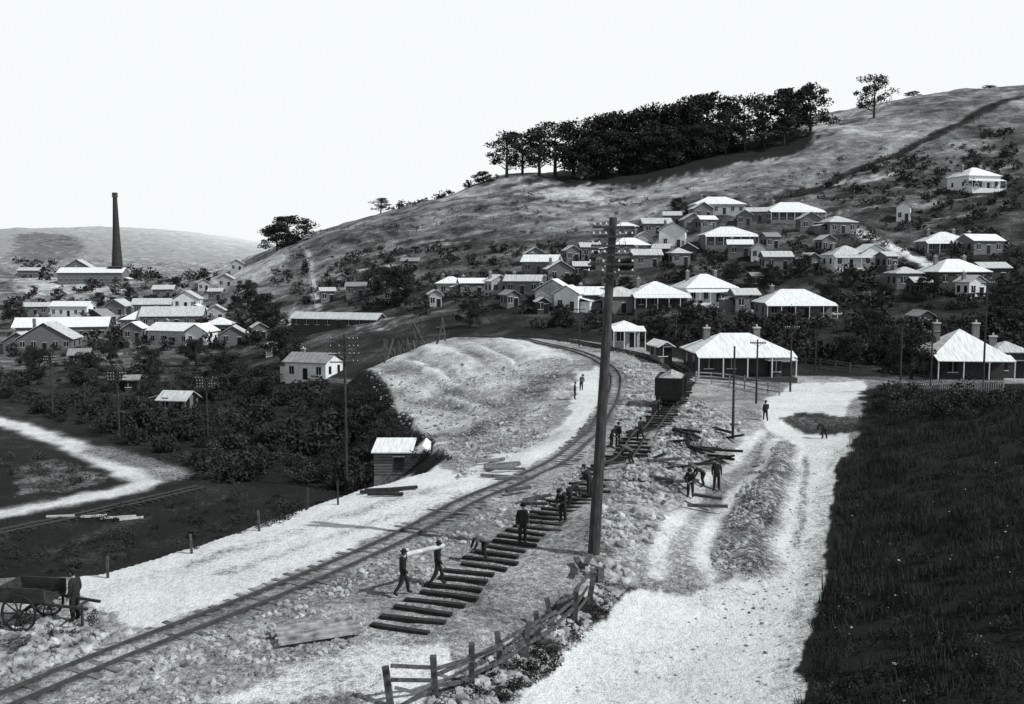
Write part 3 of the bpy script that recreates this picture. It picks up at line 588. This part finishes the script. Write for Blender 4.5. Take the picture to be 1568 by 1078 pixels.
def tree(name,mesh,u,depth,vt,base=24.5,wx=1.):
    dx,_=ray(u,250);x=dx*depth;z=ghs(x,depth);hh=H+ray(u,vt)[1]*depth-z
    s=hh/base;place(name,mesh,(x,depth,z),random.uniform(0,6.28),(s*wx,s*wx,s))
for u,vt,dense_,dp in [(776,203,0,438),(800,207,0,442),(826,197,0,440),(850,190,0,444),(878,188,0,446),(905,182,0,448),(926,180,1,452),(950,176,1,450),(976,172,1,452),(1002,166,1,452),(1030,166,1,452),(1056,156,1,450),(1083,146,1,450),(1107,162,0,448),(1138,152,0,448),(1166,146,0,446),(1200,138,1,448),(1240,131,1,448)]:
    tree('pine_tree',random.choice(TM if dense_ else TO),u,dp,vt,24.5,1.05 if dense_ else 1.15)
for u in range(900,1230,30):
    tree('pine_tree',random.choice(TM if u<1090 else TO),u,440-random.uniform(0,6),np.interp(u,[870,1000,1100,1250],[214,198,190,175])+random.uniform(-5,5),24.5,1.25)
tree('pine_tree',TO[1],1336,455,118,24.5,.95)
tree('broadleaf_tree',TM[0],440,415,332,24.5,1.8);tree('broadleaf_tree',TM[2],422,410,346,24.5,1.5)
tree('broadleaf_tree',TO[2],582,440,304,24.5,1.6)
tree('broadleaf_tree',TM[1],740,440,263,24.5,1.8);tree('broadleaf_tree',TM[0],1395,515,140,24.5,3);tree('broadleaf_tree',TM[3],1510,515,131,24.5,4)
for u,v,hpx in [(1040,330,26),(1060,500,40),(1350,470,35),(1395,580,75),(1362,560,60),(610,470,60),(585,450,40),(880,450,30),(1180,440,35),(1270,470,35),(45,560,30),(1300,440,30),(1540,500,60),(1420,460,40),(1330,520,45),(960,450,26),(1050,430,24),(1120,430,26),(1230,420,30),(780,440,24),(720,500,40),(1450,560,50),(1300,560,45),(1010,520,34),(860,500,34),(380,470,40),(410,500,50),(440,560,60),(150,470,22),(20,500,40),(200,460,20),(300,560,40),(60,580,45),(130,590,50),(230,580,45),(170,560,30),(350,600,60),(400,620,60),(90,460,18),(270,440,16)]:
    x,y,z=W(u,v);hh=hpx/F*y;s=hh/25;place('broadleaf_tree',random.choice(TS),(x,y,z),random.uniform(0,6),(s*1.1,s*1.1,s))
def bushes(name,px,n,r0,r1,lf,m,sq=.75,ls=.27,flatfar=True):
    P=np.array(px,float);lo,hi=P.min(0),P.max(0);C=[];S=[];k=0;tr=0
    while k<n and tr<n*20:
        tr+=1;q=lo+rng.random(2)*(hi-lo)
        if not inpoly(P,q[0:1],q[1:2])[0]: continue
        x,y,z=W(q[0],q[1]);k+=1;r=r0+(r1-r0)*random.random()**2
        for c in range(3):
            o=rng.normal(size=3)*r*.45;o[2]=abs(o[2])*sq;rr=r*random.uniform(.5,.8)
            d=rng.normal(size=(lf//3,3));d/=np.linalg.norm(d,axis=1)[:,None];d*=rng.random((len(d),1))**.4*rr;d[:,2]=d[:,2]*sq+rr*.4
            C.append(d+o+np.array([x,y,z]));S.append(np.full(len(d),rr*ls))
    V,Fc=leafmesh(np.concatenate(C),np.concatenate(S));mk(name,V.tolist(),Fc.tolist(),[m])
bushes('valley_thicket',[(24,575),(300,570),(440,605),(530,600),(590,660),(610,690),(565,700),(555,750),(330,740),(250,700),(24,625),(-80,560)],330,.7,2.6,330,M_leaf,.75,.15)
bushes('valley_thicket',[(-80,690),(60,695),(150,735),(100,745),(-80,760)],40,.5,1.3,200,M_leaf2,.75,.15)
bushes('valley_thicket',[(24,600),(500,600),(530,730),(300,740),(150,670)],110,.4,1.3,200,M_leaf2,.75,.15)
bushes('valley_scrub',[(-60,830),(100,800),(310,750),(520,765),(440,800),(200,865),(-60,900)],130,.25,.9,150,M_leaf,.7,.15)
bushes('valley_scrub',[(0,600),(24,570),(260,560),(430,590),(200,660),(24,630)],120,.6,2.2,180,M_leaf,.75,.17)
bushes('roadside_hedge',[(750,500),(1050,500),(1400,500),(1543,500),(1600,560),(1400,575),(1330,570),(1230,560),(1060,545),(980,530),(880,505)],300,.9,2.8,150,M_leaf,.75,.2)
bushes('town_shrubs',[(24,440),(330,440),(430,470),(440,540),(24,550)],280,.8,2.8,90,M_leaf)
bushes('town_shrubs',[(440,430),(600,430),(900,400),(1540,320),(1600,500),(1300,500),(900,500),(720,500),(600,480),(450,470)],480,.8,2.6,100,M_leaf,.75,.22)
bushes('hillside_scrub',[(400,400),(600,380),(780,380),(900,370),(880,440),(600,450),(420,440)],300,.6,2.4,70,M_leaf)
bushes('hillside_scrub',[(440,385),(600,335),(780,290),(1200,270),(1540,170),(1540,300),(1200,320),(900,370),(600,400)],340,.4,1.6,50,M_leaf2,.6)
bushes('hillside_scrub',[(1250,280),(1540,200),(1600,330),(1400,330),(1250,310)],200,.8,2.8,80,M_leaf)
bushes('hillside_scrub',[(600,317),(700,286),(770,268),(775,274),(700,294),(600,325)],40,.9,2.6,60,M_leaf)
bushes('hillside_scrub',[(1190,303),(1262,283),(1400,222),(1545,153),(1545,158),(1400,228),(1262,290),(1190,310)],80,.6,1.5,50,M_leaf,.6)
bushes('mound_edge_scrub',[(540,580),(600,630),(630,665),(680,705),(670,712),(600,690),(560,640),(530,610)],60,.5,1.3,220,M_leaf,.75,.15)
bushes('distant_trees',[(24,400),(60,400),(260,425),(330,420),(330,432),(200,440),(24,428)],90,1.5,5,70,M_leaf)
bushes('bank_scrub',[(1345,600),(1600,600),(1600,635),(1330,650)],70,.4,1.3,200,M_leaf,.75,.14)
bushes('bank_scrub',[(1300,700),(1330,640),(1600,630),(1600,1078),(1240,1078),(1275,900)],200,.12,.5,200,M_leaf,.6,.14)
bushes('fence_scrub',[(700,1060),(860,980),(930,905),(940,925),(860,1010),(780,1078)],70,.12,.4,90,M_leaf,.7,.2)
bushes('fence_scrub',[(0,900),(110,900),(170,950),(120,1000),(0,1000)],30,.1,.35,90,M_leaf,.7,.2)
# grass on the bank
P=np.array([W(*p)[:2] for p in [(1335,605),(1640,600),(1700,1120),(1222,1120),(1240,1000),(1272,880),(1280,800),(1285,715),(1312,680)]])
q=rng.random((150000,2))*(P.max(0)-P.min(0))+P.min(0);q=q[inpoly(P,q[:,0]+fbm(q[:,0],q[:,1],3)*2.2,q[:,1])]
q=q[vnoise(q[:,0]/1.2+9,q[:,1]/1.2)>.3][:50000];n=len(q)
h_=(.1+.3*rng.random(n))*(.5+1.9*vnoise(q[:,0]/1.5,q[:,1]/1.5));a=rng.random(n)*6.3;z=gh(q[:,0],q[:,1]);w_=.03
b0=np.stack([q[:,0]-np.cos(a)*w_,q[:,1]-np.sin(a)*w_,z-.05],1);b1=np.stack([q[:,0]+np.cos(a)*w_,q[:,1]+np.sin(a)*w_,z-.05],1)
tp=np.stack([q[:,0]+rng.normal(size=n)*.14,q[:,1]+rng.normal(size=n)*.14,z+h_],1)
mk('grass',np.stack([b0,b1,tp],1).reshape(-1,3).tolist(),np.arange(3*n).reshape(n,3).tolist(),[M_grass])
# ------------------------------------------------------------ people
def figure_mesh(pose,seed=0,shirt=False):
    pel=(0,0,.93);ch=(.02,0,1.33);nk=(.03,0,1.49);hd=(.05,0,1.64)
    leg=[[(0,.1,.88),(.03,.12,.49),(-.02,.13,.09),(.16,.15,.05)],[(0,-.1,.88),(.03,-.12,.49),(-.02,-.13,.09),(.16,-.15,.05)]]
    arm=[[(0,.19,1.41),(-.03,.25,1.13),(.07,.25,.88)],[(0,-.19,1.41),(-.03,-.25,1.13),(.07,-.25,.88)]]
    if pose=='walk':
        leg=[[(.02,.09,.87),(.26,.1,.53),(.3,.1,.1),(.48,.1,.08)],[(0,-.09,.87),(-.1,-.1,.47),(-.4,-.1,.16),(-.24,-.1,.05)]]
        arm=[[(0,.19,1.41),(-.14,.25,1.15),(-.1,.25,.9)],[(0,-.19,1.41),(.1,-.24,1.14),(.3,-.22,.98)]]
    if pose=='carry':
        leg=[[(.02,.09,.87),(.22,.1,.52),(.24,.1,.09),(.42,.1,.05)],[(0,-.09,.87),(-.12,-.1,.47),(-.38,-.1,.14),(-.22,-.1,.05)]]
        arm=[[(0,.19,1.41),(.22,.27,1.3),(.2,.22,1.56)],[(0,-.19,1.41),(-.05,-.25,1.14),(.12,-.24,.93)]]
    if pose=='bend':
        ch=(.38,0,1.12);nk=(.52,0,1.15);hd=(.66,0,1.15);pel=(-.08,0,.88)
        leg=[[(-.06,.1,.84),(.1,.14,.48),(-.02,.15,.09),(.16,.17,.05)],[(-.06,-.1,.84),(.02,-.14,.46),(-.16,-.15,.09),(.02,-.17,.05)]]
        arm=[[(.4,.19,1.13),(.5,.24,.85),(.6,.16,.6)],[(.4,-.19,1.13),(.48,-.24,.85),(.62,-.14,.58)]]
    if pose=='work':
        ch=(.16,0,1.28);nk=(.24,0,1.42);hd=(.32,0,1.54)
        arm=[[(.14,.19,1.35),(.2,.26,1.08),(.45,.1,.98)],[(.14,-.19,1.35),(.18,-.26,1.07),(.4,-.08,.88)]]
    V=[pel,tuple((np.array(pel)+np.array(ch))/2),ch,nk,tuple((np.array(nk)*.5+np.array(hd)*.5))];R=[.165,.16,.18,.075,.06];E=[(0,1),(1,2),(2,3),(3,4)]
    for L in leg:
        o=len(V);V+=L;R+=[.12,.09,.068,.05];E+=[(0,o),(o,o+1),(o+1,o+2),(o+2,o+3)]
    ends=[]
    for A in arm:
        A=[np.array(p) for p in A];d=A[2]-A[1];d/=np.linalg.norm(d);hnd=A[2]+d*.08
        o=len(V);V+=[tuple(p) for p in A]+[tuple(hnd)];R+=[.088,.065,.045,.036];E+=[(2,o),(o,o+1),(o+1,o+2),(o+2,o+3)];ends.append((hnd,d))
    me=bpy.data.meshes.new('sk');me.from_pydata(V,E,[]);ob=bpy.data.objects.new('sk',me);scene.collection.objects.link(ob)
    sk=ob.modifiers.new('s','SKIN')
    for i,r in enumerate(R): me.skin_vertices[0].data[i].radius=(r,r*(.85 if i in(1,2) else 1))
    me.skin_vertices[0].data[0].use_root=True
    ss=ob.modifiers.new('ss','SUBSURF');ss.levels=1;ss.render_levels=1
    dg=bpy.context.evaluated_depsgraph_get();dg.update();ev=ob.evaluated_get(dg);m2=bpy.data.meshes.new_from_object(ev)
    b=MB();b.v=[tuple(v.co) for v in m2.vertices];b.f=[tuple(p.vertices) for p in m2.polygons]
    hz=pel[2]
    for p in m2.polygons:
        c=p.center
        near=min(np.linalg.norm(np.array(c)-e[0]) for e in ends)<.1
        nn=(Vector(c)-Vector(nk)).length<.07
        b.m.append(2 if (near or nn) else (1 if (shirt and c.z>hz+.06) else 0))
    bpy.data.objects.remove(ob)
    hd=np.array(hd);td=np.array(hd)-np.array(nk);td/=np.linalg.norm(td);fw=np.array([1,0,0])-td*td[0];fw/=np.linalg.norm(fw);sdv=np.cross(td,fw)
    if pose=='bend': fw=np.array([.35,0,-.94]);td=np.array([.94,0,.35])
    def L2(p): return hd+fw*p[0]+sdv*p[1]+td*p[2]
    VV=[];nr,nc=9,12
    for i in range(nr+1):
        ph=math.pi*i/nr
        for j in range(nc):
            a=2*math.pi*j/nc;x=math.sin(ph)*math.cos(a)*.095;y=math.sin(ph)*math.sin(a)*.078;z=math.cos(ph)*.12
            if z<-.04: x=x*.82+.012;y*=.78
            VV.append(L2((x,y,z)))
    Fc=[(i*nc+j,i*nc+(j+1)%nc,(i+1)*nc+(j+1)%nc,(i+1)*nc+j) for i in range(nr) for j in range(nc)]
    o=len(b.v);b.v+=[tuple(p) for p in VV];b.f+=[tuple(q+o for q in f) for f in Fc]
    for f in Fc:
        c=np.mean([VV[q] for q in f],0)-hd
        b.m.append(4 if (c@fw<.0 or c@td>.06) else 2)
    b.cyl(L2((.088,0,.02)),L2((.118,0,-.022)),.008,.016,2,6);b.beam(L2((.086,-.022,-.062)),L2((.086,.022,-.062)),.012,.008,0)
    for s in (-1,1):
        b.cyl(L2((.085,s*.03-.008,.018)),L2((.085,s*.03+.008,.018)),.009,.009,4,6)
        b.cyl(L2((0,s*.074,0)),L2((-.005,s*.09,.004)),.024,.028,2,6)
    b.cyl(L2((-.005,0,.058)),L2((-.005,0,.072)),.155,.15,3,14);b.cyl(L2((-.005,0,.07)),L2((-.01,0,.165)),.1,.082,3,12)
    for (hn,d),s in zip(ends,(1,-1)):
        side=np.cross(d,np.array([0,1,0]));side=side/(np.linalg.norm(side)+1e-9)
        for k,l in enumerate((.065,.078,.072,.055)):
            p0=hn+side*(k-1.5)*.019;p1=p0+d*l*.55;p2=p1+d*l*.35+np.array([0,-s*.022,0])
            b.cyl(p0,p1,.0095,.0085,2,5);b.cyl(p1,p2,.0085,.007,2,5)
        p0=hn-d*.04+side*.03;p1=p0+side*.035+d*.03;b.cyl(p0,p1,.011,.009,2,5);b.cyl(p1,p1+d*.03,.009,.008,2,5)
    me=bpy.data.meshes.new('workman_'+pose);me.from_pydata(b.v,[],b.f)
    for m in (M_cloth,M_shirt,M_skin,M_hat,M_hair): me.materials.append(m)
    me.polygons.foreach_set('material_index',np.array(b.m,dtype=np.int32));me.polygons.foreach_set('use_smooth',np.ones(len(b.f),bool));me.update();return me
FG={}
def man(u,v,pose,rz,sc=1.,shirt=False):
    k=(pose,shirt)
    if k not in FG: FG[k]=figure_mesh(pose,0,shirt)
    x,y,z=W(u,v);place('workman',FG[k],(x,y,z+.02),rz,sc);return x,y,z
p1=man(617,912,'carry',.4,1.08);p2=man(670,897,'carry',.4,1.08)
man(742,858,'bend',3.6,1,True);man(800,834,'stand',-1.2,1.15);man(862,800,'work',-2.2,1.1);man(872,775,'bend',.5);man(903,762,'work',2.6,1.15)
man(936,686,'work',-.5);man(946,683,'stand',1.);man(966,712,'bend',2.8,1,True);man(981,675,'walk',2.);man(1057,762,'work',-1.9,1.1);man(1097,751,'stand',-1.6,1.12)
man(880,612,'stand',0);man(890,598,'work',1,1,True);man(1172,645,'walk',1.5);man(116,952,'stand',2.9,1.15);man(1076,745,'bend',3.3);man(1008,640,'stand',0);man(1262,672,'bend',2)
# carried log
b=MB()
b.cyl((p1[0]-.25,p1[1]+.1,p1[2]+1.6),(p2[0]+.25,p2[1]+.2,p2[2]+1.7),.11,.1,0,9);b.obj('carried_sleeper_log',[M_pale])
# tip cart, shafts propped
b=MB()
b.box(0,0,1.05,1.9,1.3,.08,0)
for s in (-1,1):
    b.box(0,s*.66,1.35,1.9,.06,.52,0);b.beam((.9,s*.5,.98),(2.5,s*.42,.85),.09,.09,0)
    for k in range(20):
        a=k*math.pi/10;a2=(k+1)*math.pi/10;b.beam((.68*math.cos(a),s*.85,.7+.68*math.sin(a)),(.68*math.cos(a2),s*.85,.7+.68*math.sin(a2)),.07,.07,1)
    for k in range(10):
        a=k*math.pi/5;b.cyl((0,s*.85,.7),(.66*math.cos(a),s*.85,.7+.66*math.sin(a)),.035,.025,1,5)
    b.cyl((0,s*.75,.7),(0,s*.97,.7),.12,.1,1,10)
b.box(-.93,0,1.35,.06,1.3,.52,0);b.cyl((0,-.85,.7),(0,.85,.7),.05,.05,1);b.beam((2.0,0,0),(2.0,0,.85),.08,.08,0);b.beam((2.0,-.5,.87),(2.0,.5,.87),.08,.08,0)
x,y,z=W(52,955);b.obj('tip_cart',[mat('cart_boards',.03,.5,4),mat('cart_wheel',.02,.4,4)],(x,y,z),-.15,1.0)
# ------------------------------------------------------------ light, sky, camera
el=math.radians(44);az=math.radians(112)
sv=Vector((math.sin(az)*math.cos(el),math.cos(az)*math.cos(el),math.sin(el)))
L=bpy.data.lights.new('sun','SUN');L.energy=4.6;L.angle=math.radians(.5);L.color=(1,.99,.96);lo=bpy.data.objects.new('sun',L);scene.collection.objects.link(lo);lo.rotation_euler=(-sv).to_track_quat('-Z','Y').to_euler();lo.location=(50,-20,80)
w=bpy.data.worlds.new('World');scene.world=w;w.use_nodes=True;n=w.node_tree.nodes;l=w.node_tree.links
bg=n['Background'];sk=n.new('ShaderNodeTexSky');sk.sky_type='NISHITA';sk.sun_disc=False;sk.sun_elevation=el;sk.sun_rotation=az;sk.dust_density=1;sk.air_density=1
# even white added to the low sky only; natural zenith keeps fill light low
bw=n.new('ShaderNodeRGBToBW');mx=n.new('ShaderNodeMixRGB');mx.blend_type='MULTIPLY';mx.inputs[0].default_value=1;mx.inputs[2].default_value=(.96,1,1.0,1)
tc=n.new('ShaderNodeTexCoord');sx=n.new('ShaderNodeSeparateXYZ');mr=n.new('ShaderNodeMapRange');mr.interpolation_type='SMOOTHSTEP'
mr.inputs['From Min'].default_value=.36;mr.inputs['From Max'].default_value=.62;mr.inputs['To Min'].default_value=1;mr.inputs['To Max'].default_value=0
l.new(tc.outputs['Generated'],sx.inputs[0]);l.new(sx.outputs['Z'],mr.inputs['Value'])
hz=n.new('ShaderNodeMixRGB');hz.inputs[2].default_value=(7.4,7.4,7.4,1)
l.new(sk.outputs[0],bw.inputs[0]);l.new(mr.outputs[0],hz.inputs[0]);l.new(bw.outputs[0],hz.inputs[1]);l.new(hz.outputs[0],mx.inputs[1]);l.new(mx.outputs[0],bg.inputs[0]);bg.inputs[1].default_value=.13
cam=bpy.data.cameras.new('camera');cam.sensor_width=36;cam.lens=F/1568*36;cam.clip_end=9000;co=bpy.data.objects.new('camera',cam);scene.collection.objects.link(co)
co.location=(0,0,H);co.rotation_euler=(math.pi/2-pitch,0,0);scene.camera=co
scene.view_settings.view_transform='Standard';scene.view_settings.look='None';scene.view_settings.exposure=0
